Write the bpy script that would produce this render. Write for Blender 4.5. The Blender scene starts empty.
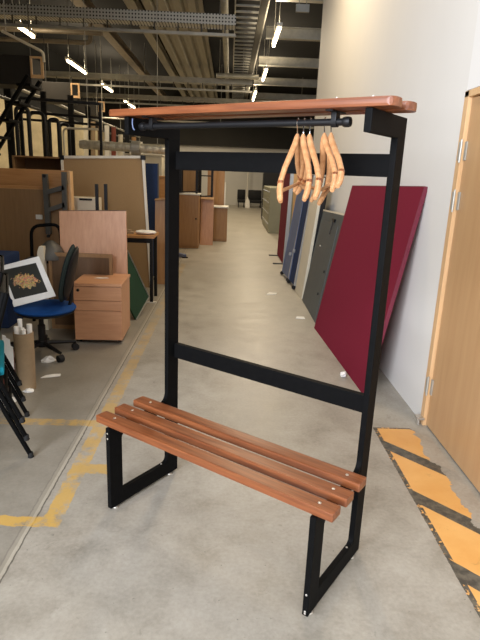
import bpy, bmesh, math, random
from mathutils import Vector, Matrix
random.seed(7)
C = bpy.context.scene.collection
sc = bpy.context.scene
R = math.radians
# ------------------------------------------------------------------ camera
F, PITCH, ROLL, EYE, AZ = 533.42, R(15.2875), R(2.2663), 1.5, -0.028506

def ray(px, py):
    dx, dy = px - 240, py - 320
    a = dx * math.cos(ROLL) + dy * math.sin(ROLL)
    b = -dx * math.sin(ROLL) + dy * math.cos(ROLL)
    x, yu, zf = a / F, -b / F, 1.0
    c, s = math.cos(PITCH), math.sin(PITCH)
    X, Y, Z = x, zf * c + yu * s, yu * c - zf * s
    c, s = math.cos(AZ), math.sin(AZ)
    return Vector((X * c - Y * s, X * s + Y * c, Z))

def at_z(px, py, z=0.0):
    d = ray(px, py); return Vector((0, 0, EYE)) + d * ((z - EYE) / d.z)

def at_y(px, py, y):
    d = ray(px, py); return Vector((0, 0, EYE)) + d * (y / d.y)

def at_x(px, py, x):
    d = ray(px, py); return Vector((0, 0, EYE)) + d * (x / d.x)

cd = bpy.data.cameras.new('camera'); cam = bpy.data.objects.new('camera', cd); C.objects.link(cam)
fwd = ray(240, 320).normalized(); right = (ray(340, 320) - ray(140, 320)).normalized(); up = right.cross(fwd).normalized()
cam.matrix_world = Matrix(((right.x, up.x, -fwd.x, 0), (right.y, up.y, -fwd.y, 0), (right.z, up.z, -fwd.z, EYE), (0, 0, 0, 1)))
cd.sensor_fit = 'VERTICAL'; cd.sensor_height = 24; cd.lens = F / 640 * 24; cd.clip_start = 0.05; cd.clip_end = 200
sc.camera = cam

# ------------------------------------------------------------------ materials
def lin(c):
    return tuple(((v / 255 / 12.92) if v / 255 <= .04045 else ((v / 255 + .055) / 1.055) ** 2.4) for v in c) + (1.0,)

def new_mat(name):
    m = bpy.data.materials.new(name); m.use_nodes = True
    nt = m.node_tree; return m, nt, nt.nodes['Principled BSDF']

def mat(name, rgb, rough=.5, metal=0.0, var=.12, scale=(6, 6, 6), bump=0.0, detail=4, spec=.5, rgb2=None):
    m, nt, b = new_mat(name)
    n, l = nt.nodes, nt.links
    tc = n.new('ShaderNodeTexCoord'); mp = n.new('ShaderNodeMapping'); mp.inputs['Scale'].default_value = scale
    no = n.new('ShaderNodeTexNoise'); no.inputs['Scale'].default_value = 1.0; no.inputs['Detail'].default_value = detail
    no.inputs['Roughness'].default_value = .62
    l.new(tc.outputs['Object'], mp.inputs['Vector']); l.new(mp.outputs['Vector'], no.inputs['Vector'])
    cr = n.new('ShaderNodeValToRGB'); cr.color_ramp.elements[0].position = .3; cr.color_ramp.elements[1].position = .7
    base = lin(rgb)
    if rgb2: lo = lin(rgb2)
    else: lo = tuple(v * (1 - var) for v in base[:3]) + (1,)
    hi = base if rgb2 else tuple(min(1, v * (1 + var)) for v in base[:3]) + (1,)
    cr.color_ramp.elements[0].color = lo; cr.color_ramp.elements[1].color = hi
    l.new(no.outputs['Fac'], cr.inputs['Fac']); l.new(cr.outputs['Color'], b.inputs['Base Color'])
    b.inputs['Roughness'].default_value = rough; b.inputs['Metallic'].default_value = metal
    b.inputs['Specular IOR Level'].default_value = spec
    if bump:
        bp = n.new('ShaderNodeBump'); bp.inputs['Strength'].default_value = bump; bp.inputs['Distance'].default_value = .01
        l.new(no.outputs['Fac'], bp.inputs['Height']); l.new(bp.outputs['Normal'], b.inputs['Normal'])
    return m

def emis(name, rgb, strength):
    m, nt, b = new_mat(name)
    b.inputs['Base Color'].default_value = lin(rgb); b.inputs['Emission Color'].default_value = lin(rgb)
    b.inputs['Emission Strength'].default_value = strength
    return m

GX, GY, GZ = (3, 55, 55), (55, 3, 55), (55, 55, 3)
M = {}
M['slat'] = mat('varnished_hardwood', (142, 84, 48), .34, scale=(4, 70, 70), rgb2=(102, 55, 31), bump=.05)
M['black'] = mat('black_powder_coat', (12, 12, 12), .6, var=.15, scale=(40, 40, 40), bump=.05, spec=.06)
M['plastic'] = mat('black_plastic', (18, 18, 19), .5, spec=.3)
M['rubber'] = mat('black_rubber', (20, 20, 20), .8)
M['chrome'] = mat('chrome', (200, 200, 200), .2, 1.0, var=.03)
M['zinc'] = mat('zinc_bolt', (205, 200, 190), .35, .8, var=.1)
M['hanger'] = mat('pale_beech', (200, 152, 106), .4, scale=(60, 60, 60), rgb2=(176, 122, 78))
M['wall'] = mat('white_wall_paint', (222, 219, 211), .75, var=.02, scale=(1.2, 1.2, .8), bump=.02)
M['wall2'] = mat('white_plasterboard', (226, 224, 218), .7, var=.02, scale=(1, 1, 1))
M['door'] = mat('door_veneer', (188, 150, 106), .4, scale=(18, 18, 1.5), rgb2=(178, 138, 95))
M['jamb'] = mat('door_jamb_pine', (216, 178, 132), .5, scale=(50, 50, 3), rgb2=(202, 162, 114))
M['red'] = mat('crimson_cloth', (116, 27, 46), .9, var=.10, scale=(160, 160, 160), bump=.12, spec=.15)
M['redtrim'] = mat('crimson_trim', (104, 26, 46), .6)
M['beech'] = mat('pink_beech_laminate', (206, 156, 118), .45, scale=(45, 45, 3), rgb2=(190, 138, 100))
M['beechh'] = mat('pink_beech_laminate_level', (206, 154, 114), .45, scale=(3, 45, 45), rgb2=(188, 134, 96))
M['oak'] = mat('oak_laminate', (196, 146, 90), .5, scale=(3, 40, 40), rgb2=(178, 126, 74))
M['oakv'] = mat('oak_laminate_upright', (170, 130, 86), .5, scale=(40, 40, 3), rgb2=(152, 112, 72))
M['brown'] = mat('brown_board', (150, 116, 78), .65, scale=(30, 30, 3), rgb2=(136, 104, 68))
M['cork'] = mat('tan_pinboard', (158, 130, 92), .85, var=.06, scale=(90, 90, 90), bump=.05)
M['darkwood'] = mat('dark_brown_board', (98, 74, 50), .6, scale=(30, 30, 3), var=.15)
M['white'] = mat('white_laminate', (224, 220, 208), .5, var=.03)
M['cream'] = mat('cream_paint', (212, 203, 180), .6, var=.05, scale=(3, 3, 3))
M['paper'] = mat('white_paper', (232, 230, 224), .8, var=.04, scale=(30, 30, 30))
M['card'] = mat('tan_cardboard', (150, 128, 98), .8, var=.12, scale=(8, 8, 8))
M['blueseat'] = mat('blue_upholstery', (16, 62, 120), .85, var=.12, scale=(120, 120, 120), bump=.1, spec=.2)
M['teal'] = mat('teal_upholstery', (16, 110, 124), .85, var=.12, scale=(120, 120, 120), spec=.2)
M['darkgreen'] = mat('dark_green_black_upholstery', (36, 46, 44), .85, var=.15, scale=(100, 100, 100), spec=.2)
M['green'] = mat('green_board', (18, 58, 36), .6, var=.12, scale=(12, 12, 12))
M['locker'] = mat('grey_green_steel', (74, 80, 80), .5, .1, var=.08, scale=(5, 5, 3))
M['olive'] = mat('olive_grey_steel', (128, 126, 104), .5, .1, var=.06, scale=(3, 3, 3))
M['bluegrey'] = mat('blue_grey_board', (96, 110, 142), .6, var=.08, scale=(8, 8, 2))
M['navy'] = mat('navy_cloth', (38, 54, 88), .9, var=.12, scale=(90, 90, 90), spec=.2)
M['silver'] = mat('brushed_aluminium', (190, 190, 188), .35, .85, var=.06, scale=(40, 40, 4))
M['gunmetal'] = mat('grey_painted_steel', (78, 76, 70), .5, .2, var=.08)
M['galv'] = mat('galvanised_steel', (176, 173, 162), .5, .5, var=.18, scale=(5, 5, 5))
M['deck'] = mat('ribbed_deck_steel', (158, 152, 136), .6, .2, var=.2, scale=(7, .7, 7))
M['rust'] = mat('brown_conduit', (136, 124, 106), .55, .2, var=.15)
M['foil'] = mat('foil_duct', (214, 208, 188), .35, .5, var=.2, scale=(30, 14, 14), bump=.4)
M['dark'] = mat('dark_ceiling_paint', (15, 15, 14), .9, var=.3, scale=(2, 2, 2))
M['darkwall'] = mat('dark_wall_paint', (44, 43, 40), .9, var=.15, scale=(1, 1, 1))
M['farwall'] = mat('pale_grey_far_wall', (200, 198, 192), .8, var=.05, scale=(.8, .8, .8))
M['sidewall'] = mat('cream_block_wall', (196, 182, 148), .85, var=.1, scale=(2, 2, 4))
M['heater'] = mat('brown_heater_steel', (36, 32, 27), .6, .2, var=.15)
M['tube'] = emis('lit_tube', (255, 236, 196), 14)
M['red2'] = mat('rust_red_board', (120, 56, 40), .7)

def tray_mat():
    m, nt, b = new_mat('perforated_steel'); n, l = nt.nodes, nt.links
    tc = n.new('ShaderNodeTexCoord'); mp = n.new('ShaderNodeMapping'); mp.inputs['Scale'].default_value = (17, 0, 17); mp.inputs['Location'].default_value = (0, 0, 0)
    v = n.new('ShaderNodeTexVoronoi'); v.inputs['Randomness'].default_value = 0.0; v.inputs['Scale'].default_value = 1.0
    cr = n.new('ShaderNodeValToRGB'); cr.color_ramp.interpolation = 'CONSTANT'
    cr.color_ramp.elements[0].color = lin((52, 50, 46)); cr.color_ramp.elements[1].position = .26; cr.color_ramp.elements[1].color = lin((200, 198, 188))
    l.new(tc.outputs['Object'], mp.inputs['Vector']); l.new(mp.outputs['Vector'], v.inputs['Vector'])
    l.new(v.outputs['Distance'], cr.inputs['Fac']); l.new(cr.outputs['Color'], b.inputs['Base Color'])
    b.inputs['Roughness'].default_value = .5; b.inputs['Metallic'].default_value = .3
    return m
M['perf'] = tray_mat()

def floor_mat():
    m, nt, b = new_mat('worn_painted_concrete'); n, l = nt.nodes, nt.links
    tc = n.new('ShaderNodeTexCoord'); sep = n.new('ShaderNodeSeparateXYZ'); l.new(tc.outputs['Object'], sep.inputs[0])
    X, Y = sep.outputs[0], sep.outputs[1]
    def mth(op, a, b_=None, clamp=False):
        k = n.new('ShaderNodeMath'); k.operation = op; k.use_clamp = clamp
        for i, v in enumerate((a, b_)):
            if v is None: continue
            if isinstance(v, (int, float)): k.inputs[i].default_value = v
            else: l.new(v, k.inputs[i])
        return k.outputs[0]
    def noise(scale, detail=5, vec=None, rough=.6, dist=0.0):
        k = n.new('ShaderNodeTexNoise'); k.inputs['Scale'].default_value = scale; k.inputs['Detail'].default_value = detail
        k.inputs['Roughness'].default_value = rough; k.inputs['Distortion'].default_value = dist
        l.new(vec or tc.outputs['Object'], k.inputs['Vector']); return k.outputs['Fac']
    def ramp(fac, stops):
        k = n.new('ShaderNodeValToRGB'); e = k.color_ramp.elements
        while len(e) < len(stops): e.new(.5)
        for q, (p, c) in zip(e, stops): q.position = p; q.color = c if len(c) == 4 else lin(c)
        l.new(fac, k.inputs['Fac']); return k.outputs['Color']
    def mix(fac, a, b_, mode='MIX'):
        k = n.new('ShaderNodeMix'); k.data_type = 'RGBA'; k.blend_type = mode
        if isinstance(fac, (int, float)): k.inputs[0].default_value = fac
        else: l.new(fac, k.inputs[0])
        for i, v in ((6, a), (7, b_)):
            if isinstance(v, tuple): k.inputs[i].default_value = v
            else: l.new(v, k.inputs[i])
        return k.outputs[2]
    def box(x0, x1, y0, y1, wob=None):
        x = mth('ADD', X, wob) if wob is not None else X
        y = mth('ADD', Y, wob) if wob is not None else Y
        r = mth('MULTIPLY', mth('GREATER_THAN', x, x0), mth('LESS_THAN', x, x1))
        return mth('MULTIPLY', r, mth('MULTIPLY', mth('GREATER_THAN', y, y0), mth('LESS_THAN', y, y1)))
    big = noise(1.1, 6, rough=.65, dist=.6); mid = noise(4.5, 8, rough=.72, dist=.4); fine = noise(60, 4)
    col = ramp(big, [(.32, (128, 120, 106)), (.5, (152, 146, 133)), (.7, (168, 163, 151))])
    col = mix(.55, col, ramp(mid, [(.3, (112, 106, 94)), (.52, (154, 148, 136)), (.75, (176, 171, 160))]))
    # dark scuffs and specks
    scuff = ramp(noise(9, 9, rough=.8, dist=1.2), [(.30, (1, 1, 1, 1)), (.40, (0, 0, 0, 1))])
    col = mix(mth('MULTIPLY', scuff, .6), col, lin((96, 90, 78)))
    spk = ramp(noise(45, 2), [(.24, (1, 1, 1, 1)), (.29, (0, 0, 0, 1))])
    col = mix(mth('MULTIPLY', spk, .6), col, lin((70, 66, 58)))
    col = mix(.10, col, ramp(fine, [(.3, (90, 84, 74)), (.7, (215, 208, 192))]))
    wob = mth('MULTIPLY', mth('SUBTRACT', noise(22, 5), .5), .035)
    worn = noise(7, 8, rough=.75)
    # concrete strip with a joint to the left of the aisle
    jt = mth('LESS_THAN', mth('ABSOLUTE', mth('ADD', mth('ADD', X, .825), mth('MULTIPLY', wob, .4))), .015)
    col = mix(mth('MULTIPLY', jt, .45), col, lin((176, 168, 150)))
    jt = mth('LESS_THAN', mth('ABSOLUTE', mth('ADD', mth('ADD', X, .807), mth('MULTIPLY', wob, .4))), .0035)
    col = mix(mth('MULTIPLY', jt, .8), col, lin((76, 70, 60)))
    jt2 = mth('LESS_THAN', mth('ABSOLUTE', mth('ADD', mth('ADD', X, .845), mth('MULTIPLY', wob, .5))), .003)
    col = mix(mth('MULTIPLY', jt2, .4), col, lin((92, 86, 74)))
    col = mix(mth('MULTIPLY', mth('LESS_THAN', X, -.825), .45), col, lin((110, 104, 92)))  # dimmer light left of the joint, painted into the floor colour
    # yellow lines
    yl = mth('MAXIMUM', box(-.775, -.69, 2.0, 9.0, wob), box(-2.2, -.72, 2.0, 2.07, wob))
    yl = mth('MAXIMUM', yl, box(-2.2, -.70, 2.95, 3.03, wob))
    yl = mth('MAXIMUM', yl, box(-.69, -.56, 2.43, 2.52, wob))
    keep = ramp(worn, [(.40, (0, 0, 0, 1)), (.52, (1, 1, 1, 1))])
    yfade = ramp(mth('MULTIPLY', mth('SUBTRACT', Y, 2.0), .3, True), [(0.0, (1, 1, 1, 1)), (.35, (.75, .75, .75, 1)), (1, (.35, .35, .35, 1))])
    col = mix(mth('MULTIPLY', mth('MULTIPLY', yl, keep), mth('MULTIPLY', yfade, .8)), col, lin((196, 156, 70)))
    # hazard zone before the door
    hz = box(.945, 1.27, -1.0, 3.035, mth('MULTIPLY', wob, .35))
    diag = mth('ADD', Y, mth('MULTIPLY', mth('SUBTRACT', X, .945), 1.12))
    ph = mth('FRACT', mth('DIVIDE', mth('ADD', mth('SUBTRACT', diag, 2.765), 8.0 * .515), .515))
    ph = mth('ADD', ph, mth('MULTIPLY', wob, .5))
    blk = mth('LESS_THAN', ph, .24)
    edge = mth('MAXIMUM', mth('LESS_THAN', X, .970), mth('GREATER_THAN', Y, 3.022))
    edgek = mth('MULTIPLY', edge, ramp(noise(40, 3), [(.38, (0, 0, 0, 1)), (.46, (1, 1, 1, 1))]))
    hcol = mix(ramp(noise(3, 6), [(.35, (0, 0, 0, 1)), (.65, (1, 1, 1, 1))]), lin((208, 152, 82)), lin((218, 168, 100)))
    dirt = ramp(noise(16, 8, rough=.8, dist=.8), [(.28, (1, 1, 1, 1)), (.42, (0, 0, 0, 1))])
    hcol = mix(mth('MULTIPLY', dirt, .5), hcol, lin((150, 112, 62)))
    bcol = mix(ramp(noise(30, 6), [(.4, (0, 0, 0, 1)), (.62, (1, 1, 1, 1))]), lin((62, 60, 54)), lin((98, 92, 80)))
    hcol = mix(mth('MAXIMUM', blk, edgek), hcol, bcol)
    bare = mth('ADD', X, mth('MULTIPLY', mth('SUBTRACT', noise(6, 6, dist=.5), .5), .22))
    bare = mth('GREATER_THAN', bare, 1.185)
    col = mix(mth('MULTIPLY', hz, mth('SUBTRACT', 1.0, mth('MULTIPLY', bare, .95))), col, hcol)
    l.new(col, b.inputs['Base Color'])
    rg = ramp(mid, [(.3, (.34, .34, .34, 1)), (.7, (.52, .52, .52, 1))]); l.new(rg, b.inputs['Roughness'])
    bp = n.new('ShaderNodeBump'); bp.inputs['Strength'].default_value = .08; bp.inputs['Distance'].default_value = .01
    l.new(mid, bp.inputs['Height']); l.new(bp.outputs['Normal'], b.inputs['Normal'])
    b.inputs['Specular IOR Level'].default_value = .4
    return m
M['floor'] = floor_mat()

def picture_mat(cx, cz, hw, hh):
    m, nt, b = new_mat('night_harbour_print'); n, l = nt.nodes, nt.links
    tc = n.new('ShaderNodeTexCoord'); mp = n.new('ShaderNodeMapping'); mp.inputs['Location'].default_value = (-cx, 0, -cz)
    l.new(tc.outputs['Object'], mp.inputs['Vector'])
    v = n.new('ShaderNodeTexVoronoi'); v.inputs['Scale'].default_value = 120; l.new(mp.outputs['Vector'], v.inputs['Vector'])
    hsv = n.new('ShaderNodeHueSaturation'); hsv.inputs['Saturation'].default_value = .5; hsv.inputs['Value'].default_value = .7
    l.new(v.outputs['Color'], hsv.inputs['Color'])
    g = n.new('ShaderNodeMapping'); g.inputs['Scale'].default_value = (7.2, 0, 15); g.inputs['Rotation'].default_value = (0, R(-12), 0); l.new(mp.outputs['Vector'], g.inputs['Vector'])
    ln = n.new('ShaderNodeVectorMath'); ln.operation = 'LENGTH'; l.new(g.outputs['Vector'], ln.inputs[0])
    no = n.new('ShaderNodeTexNoise'); no.inputs['Scale'].default_value = 45; l.new(mp.outputs['Vector'], no.inputs['Vector'])
    ad = n.new('ShaderNodeMath'); ad.operation = 'ADD'; l.new(ln.outputs['Value'], ad.inputs[0]); l.new(no.outputs['Fac'], ad.inputs[1])
    cr = n.new('ShaderNodeValToRGB'); cr.color_ramp.elements[0].position = .95; cr.color_ramp.elements[0].color = (1, 1, 1, 1)
    cr.color_ramp.elements[1].position = 1.3; cr.color_ramp.elements[1].color = (0, 0, 0, 1); 
    ml = n.new('ShaderNodeMath'); ml.operation = 'MULTIPLY'; ml.inputs[1].default_value = .8
    l.new(ad.outputs[0], ml.inputs[0]); l.new(ml.outputs[0], cr.inputs['Fac'])
    mx = n.new('ShaderNodeMix'); mx.data_type = 'RGBA'; l.new(cr.outputs['Color'], mx.inputs[0])
    gd = n.new('ShaderNodeMix'); gd.data_type = 'RGBA'; gd.blend_type = 'MULTIPLY'; gd.inputs[0].default_value = 1.0
    l.new(hsv.outputs['Color'], gd.inputs[6]); gd.inputs[7].default_value = lin((255, 205, 140))
    mx.inputs[6].default_value = lin((44, 45, 40)); l.new(gd.outputs[2], mx.inputs[7])
    l.new(mx.outputs[2], b.inputs['Base Color']); b.inputs['Roughness'].default_value = .5
    return m

# ------------------------------------------------------------------ mesh helpers
XF = {}
def thing(name, label, cat, loc=(0, 0, 0), rotz=0.0, group=None):
    o = bpy.data.objects.new(name, None); C.objects.link(o); o.empty_display_size = .1
    o.location = loc; o.rotation_euler = (0, 0, rotz)
    XF[o] = Matrix.Translation(Vector(loc)) @ Matrix.Rotation(rotz, 4, 'Z')
    o['label'] = label; o['category'] = cat
    if group: o['group'] = group
    return o

def obj(name, bm, m, parent=None, world=False, smooth=False, label=None):
    bmesh.ops.recalc_face_normals(bm, faces=bm.faces)
    if world and parent is not None: bm.transform(XF[parent].inverted())
    me = bpy.data.meshes.new(name)
    bm.to_mesh(me); bm.free(); me.materials.append(M[m] if isinstance(m, str) else m)
    if smooth:
        for p in me.polygons: p.use_smooth = True
        try: me.set_sharp_from_angle(angle=R(40))
        except Exception: pass
    o = bpy.data.objects.new(name, me); C.objects.link(o)
    if parent is not None:
        o.parent = parent; XF[o] = XF.get(parent, Matrix.Identity(4))
    if label: o['label'] = label
    return o

def solo(name, bm, m, label, cat, group=None, smooth=False):
    """a thing that is one mesh, its origin at its base"""
    vs = [v.co.copy() for v in bm.verts]
    lo = Vector((sum(v.x for v in vs) / len(vs), sum(v.y for v in vs) / len(vs), min(v.z for v in vs)))
    bm.transform(Matrix.Translation(-lo))
    o = obj(name, bm, m, smooth=smooth); o.location = lo; XF[o] = Matrix.Translation(lo)
    o['label'] = label; o['category'] = cat
    if group: o['group'] = group
    return o

def struct(name, bm, m, parent=None):
    o = obj(name, bm, m, parent)
    if parent is None: o['kind'] = 'structure'; XF[o] = Matrix.Identity(4)
    return o

def box(bm, x0, x1, y0, y1, z0, z1, bev=0.0, mtx=None):
    t = bmesh.new()
    bmesh.ops.create_cube(t, size=1, matrix=Matrix.Translation(((x0 + x1) / 2, (y0 + y1) / 2, (z0 + z1) / 2)) @ Matrix.Diagonal((abs(x1 - x0), abs(y1 - y0), abs(z1 - z0), 1)))
    if bev: bmesh.ops.bevel(t, geom=t.edges[:], offset=bev, segments=2, profile=.7, affect='EDGES')
    if mtx: t.transform(mtx)
    merge(bm, t); return bm

def merge(bm, t):
    me = bpy.data.meshes.new('tmp'); t.to_mesh(me); t.free(); bm.from_mesh(me); bpy.data.meshes.remove(me)

def bx(*a, **k): return box(bmesh.new(), *a, **k)

def prism(bm, pts, vec, bev=0.0):
    """polygon pts extruded along vec"""
    t = bmesh.new(); vec = Vector(vec)
    a = [t.verts.new(Vector(p)) for p in pts]; b = [t.verts.new(Vector(p) + vec) for p in pts]
    t.faces.new(a); t.faces.new(b[::-1])
    for i in range(len(pts)): j = (i + 1) % len(pts); t.faces.new((a[i], a[j], b[j], b[i]))
    bmesh.ops.recalc_face_normals(t, faces=t.faces)
    if bev: bmesh.ops.bevel(t, geom=t.edges[:], offset=bev, segments=2, profile=.7, affect='EDGES')
    merge(bm, t); return bm

def tube(bm, path, r, n=10, square=False, closed=False, rx=None):
    P = [Vector(p) for p in path]; rings = []
    if square: n = 4
    prev = None
    for i, p in enumerate(P):
        a = P[i - 1] if (i or closed) else None; b = P[(i + 1) % len(P)] if (i < len(P) - 1 or closed) else None
        d = ((b - p).normalized() if b is not None else Vector()) + ((p - a).normalized() if a is not None else Vector())
        d.normalize()
        if prev is None:
            h = Vector((0, 0, 1)) if abs(d.z) < .9 else Vector((1, 0, 0))
            u = d.cross(h).normalized()
        else: u = (prev - d * prev.dot(d)).normalized()
        prev = u; w = d.cross(u)
        rr = r[i] if isinstance(r, (list, tuple)) else r
        ry = rr if rx is None else rx
        ring = []
        for k in range(n):
            an = 2 * math.pi * (k + (.5 if square else 0)) / n; q = 1.41421 if square else 1
            ring.append(bm.verts.new(p + u * (math.cos(an) * rr * q) + w * (math.sin(an) * ry * q)))
        rings.append(ring)
    m = len(P)
    for i in range(m if closed else m - 1):
        A, B = rings[i], rings[(i + 1) % m]
        for k in range(n): bm.faces.new((A[k], A[(k + 1) % n], B[(k + 1) % n], B[k]))
    if not closed: bm.faces.new(rings[0][::-1]); bm.faces.new(rings[-1])
    return bm

def tb(*a, **k): return tube(bmesh.new(), *a, **k)

def bend(pts, rad, seg=5):
    P = [Vector(p) for p in pts]; out = [P[0]]
    for i in range(1, len(P) - 1):
        a = (P[i - 1] - P[i]); b = (P[i + 1] - P[i]); r = min(rad, a.length * .45, b.length * .45)
        p0, p1 = P[i] + a.normalized() * r, P[i] + b.normalized() * r
        for k in range(seg + 1):
            t = k / seg; out.append(p0 * (1 - t) ** 2 + P[i] * 2 * t * (1 - t) + p1 * t * t)
    out.append(P[-1]); return out

def lathe(bm, prof, n=24, c=(0, 0, 0), axis='Z'):
    rings = []; c = Vector(c)
    for r, z in prof:
        ring = []
        for k in range(n):
            a = 2 * math.pi * k / n; v = Vector((r * math.cos(a), r * math.sin(a), z))
            if axis == 'X': v = Vector((z, v.x, v.y))
            if axis == 'Y': v = Vector((v.x, z, v.y))
            ring.append(bm.verts.new(c + v))
        rings.append(ring)
    for A, B in zip(rings, rings[1:]):
        for k in range(n): bm.faces.new((A[k], A[(k + 1) % n], B[(k + 1) % n], B[k]))
    bm.faces.new(rings[0][::-1]); bm.faces.new(rings[-1]); return bm

def dup(root, loc, rotz=None, label=None, group=None):
    r = root.copy(); C.objects.link(r); r.location = loc
    if rotz is not None: r.rotation_euler = (0, 0, rotz)
    if label: r['label'] = label
    if group: r['group'] = group
    for ch in list(root.children):
        c = ch.copy(); C.objects.link(c); c.parent = r
        for g in list(ch.children):
            d = g.copy(); C.objects.link(d); d.parent = c
    return r

# ------------------------------------------------------------------ the hall
WX = 1.285
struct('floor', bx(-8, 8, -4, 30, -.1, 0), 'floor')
struct('ceiling', bx(-8, 8, -4, 30, 5.2, 5.35), 'dark')
wb = bmesh.new()
box(wb, WX, WX + .22, 3.14, 8.75, 0, 5.2); box(wb, WX, WX + .22, 1.98, 3.14, 1.985, 5.2); box(wb, WX, WX + .22, -4, 1.98, 0, 5.2)
struct('wall_right', wb, 'wall')
struct('trim_1', bx(WX - .006, WX, -1.0, 3.12, 1.988, 5.19), 'wall2')
struct('added_shade_wall', bx(-8, -1.75, 1.3, 1.5, 0, 5.2), 'wall2')  # unseen wall added to keep daylight off the left storage area
struct('wall_back', bx(-8, 8, 27.2, 27.4, 0, 2.75), 'farwall')
struct('trim_2', bx(-8, 8, 27.0, 27.4, 2.75, 5.2), 'darkwall')
struct('wall_east', bx(7.8, 8, 8.75, 27.2, 0, 5.2), 'darkwall')
struct('wall_left', bx(-6.2, -6.0, -4, 27.2, 0, 3.2), 'sidewall')
struct('trim_3', bx(-6.2, -6.0, -4, 27.2, 3.2, 5.2), 'dark')
# door
lf = struct('door_1', bx(WX + .012, WX + .055, 2.05, 3.075, .012, 1.945), 'door')
jb = bmesh.new()
box(jb, WX - .008, WX + .1, 3.08, 3.135, 0, 1.985, .004); box(jb, WX - .008, WX + .1, 1.985, 3.135, 1.95, 1.985, .004); box(jb, WX - .008, WX + .1, 1.985, 2.04, 0, 1.985, .004)
obj('door_frame', jb, 'jamb', lf, label='pale pine door frame')
for hz in (1.67, 1.40, .27):
    h = bmesh.new(); box(h, WX + .004, WX + .011, 3.045, 3.072, hz - .05, hz + .05, .002)
    box(h, WX - .014, WX - .009, 3.086, 3.108, hz - .05, hz + .05, .002)
    tube(h, [(WX - .012, 3.078, hz - .062), (WX - .012, 3.078, hz + .062)], .006, 8)
    obj('hinge', h, 'galv', lf, label='steel door hinge')
st = tb([(WX - .03, 3.10, .0), (WX - .03, 3.10, .045)], .011, 10); box(st, WX - .05, WX - .004, 3.07, 3.13, .04, .055, .003)
solo('door_stop', st, 'zinc', 'small metal stop on the floor at the foot of the door frame', 'door stop')

# ------------------------------------------------------------------ cloakroom bench
RX, RYAW = (-.508, 2.131, 0), R(-36.305)
rack = thing('cloakroom_bench', 'black steel cloakroom bench with slatted wooden seat, hanging rail and wooden top shelf', 'coat rack', RX, RYAW)
W, D, T, DD = 1.0286, .4477, .023, .0735
def end_frame(u0):
    b = bmesh.new(); u1 = u0 + T; bv = .0035
    box(b, u0, u1, D - DD, D, .012, 1.700, bv)
    box(b, u0, u1, 0, DD, .012, .41, bv)
    box(b, u0 + .0004, u1 - .0004, .03, D - .03, .0125, .083, bv)
    box(b, u0 + .0004, u1 - .0004, .03, D - .03, .366, .4095, bv)
    box(b, u0 - .0002, u1 + .0002, .142, D - .0003, 1.633, 1.7005, bv)
    for (v, z, dv, dz) in ((D - DD, .409, -.055, .06), (D - DD, .083, -.035, .035), (DD, .366, .035, -.035), (D - DD, .366, -.03, -.03)):
        pts = [(u0 + .002, v + .005 * (1 if dv < 0 else -1), z - .005 * (1 if dz > 0 else -1)), (u0 + .002, v + dv, z - .001 * (1 if dz > 0 else -1))]
        for k in range(1, 6):
            t = k / 6; pts.append((u0 + .002, v + dv * (1 - t) ** 2, z + dz * t ** 2))
        pts.append((u0 + .002, v, z + dz))
        prism(b, pts, (T - .004, 0, 0))
    return b
for u0 in (0, W - T):
    fr = obj('end_frame', end_frame(u0), 'black', rack)
    for v in (.035, D - .05):
        f = lathe(bmesh.new(), [(.013, 0), (.014, .004), (.012, .007), (.006, .0075), (.006, .02)], 14, (u0 + T / 2, v, 0))
        obj('foot', f, 'zinc', fr, smooth=True, label='small metal levelling foot')
    for v, z in ((.001, .36), (.001, .385)) if u0 == 0 else ((-.0, .10), (0, .03), (0, .022)):
        bl = lathe(bmesh.new(), [(.0045, 0), (.004, -.002), (.002, -.003)], 10, (u0 + T / 2, v, z), 'Y')
        obj('screw', bl, 'zinc', fr, label='bare metal screw head')
    for v in (.2,):
        obj('screw', lathe(bmesh.new(), [(.0045, 0), (.004, .002), (.002, .003)], 10, (u0 + T / 2, D - .11, .083)), 'zinc', fr, label='bare metal screw head')
for z1, h in ((1.585, .076), (.702, .072)):
    obj('crossbar', bx(T, W - T, D - .03, D - .004, z1 - h, z1, .003), 'black', rack)
def slat(name, u0, u1, v0, v1, z0, z1, bev, screws):
    o = obj(name, bx(u0, u1, v0, v1, z0, z1, bev), 'slat', rack, smooth=False)
    for u in screws:
        obj('screw', lathe(bmesh.new(), [(.0065, -.001), (.0065, .0006), (.004, .0022), (.0015, .0025)], 12, (u, (v0 + v1) / 2, z1)), 'zinc', o, smooth=True, label='silver screw head')
    return o
slat('seat_slat', -.076, 1.082, .012, .074, .4105, .444, .006, (.012, W - .012))
slat('seat_slat', -.074, 1.083, .118, .180, .4105, .444, .006, (.012, W - .012))
slat('seat_slat', -.070, 1.081, .232, .298, .4105, .444, .006, (.012, W - .012))
def shelf_slat(v0, v1, u0, u1):
    # a board with rounded nose ends
    r = (v1 - v0) / 2; pts = []
    for k in range(9): a = -math.pi / 2 + math.pi * k / 8; pts.append((u1 - r * .45 + r * .45 * math.cos(a), (v0 + v1) / 2 + r * math.sin(a), 1.701))
    for k in range(9): a = math.pi / 2 + math.pi * k / 8; pts.append((u0 + r * .45 + r * .45 * math.cos(a), (v0 + v1) / 2 + r * math.sin(a), 1.701))
    b = prism(bmesh.new(), pts, (0, 0, .028), .0085)
    o = obj('shelf_slat', b, 'slat', rack)
    for u in (.012, W - .012, .9):
        obj('screw', lathe(bmesh.new(), [(.004, -.001), (.004, .006), (.002, .008)], 10, (u, (v0 + v1) / 2, 1.729)), 'zinc', o, label='silver screw tip')
shelf_slat(.128, .205, -.084, 1.100)
shelf_slat(.245, .318, -.085, 1.106)
rl = obj('hanging_rail', tb([(.04, .2, 1.668), (.925, .2, 1.668)], .011, 14), 'plastic', rack, smooth=True)
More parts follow.
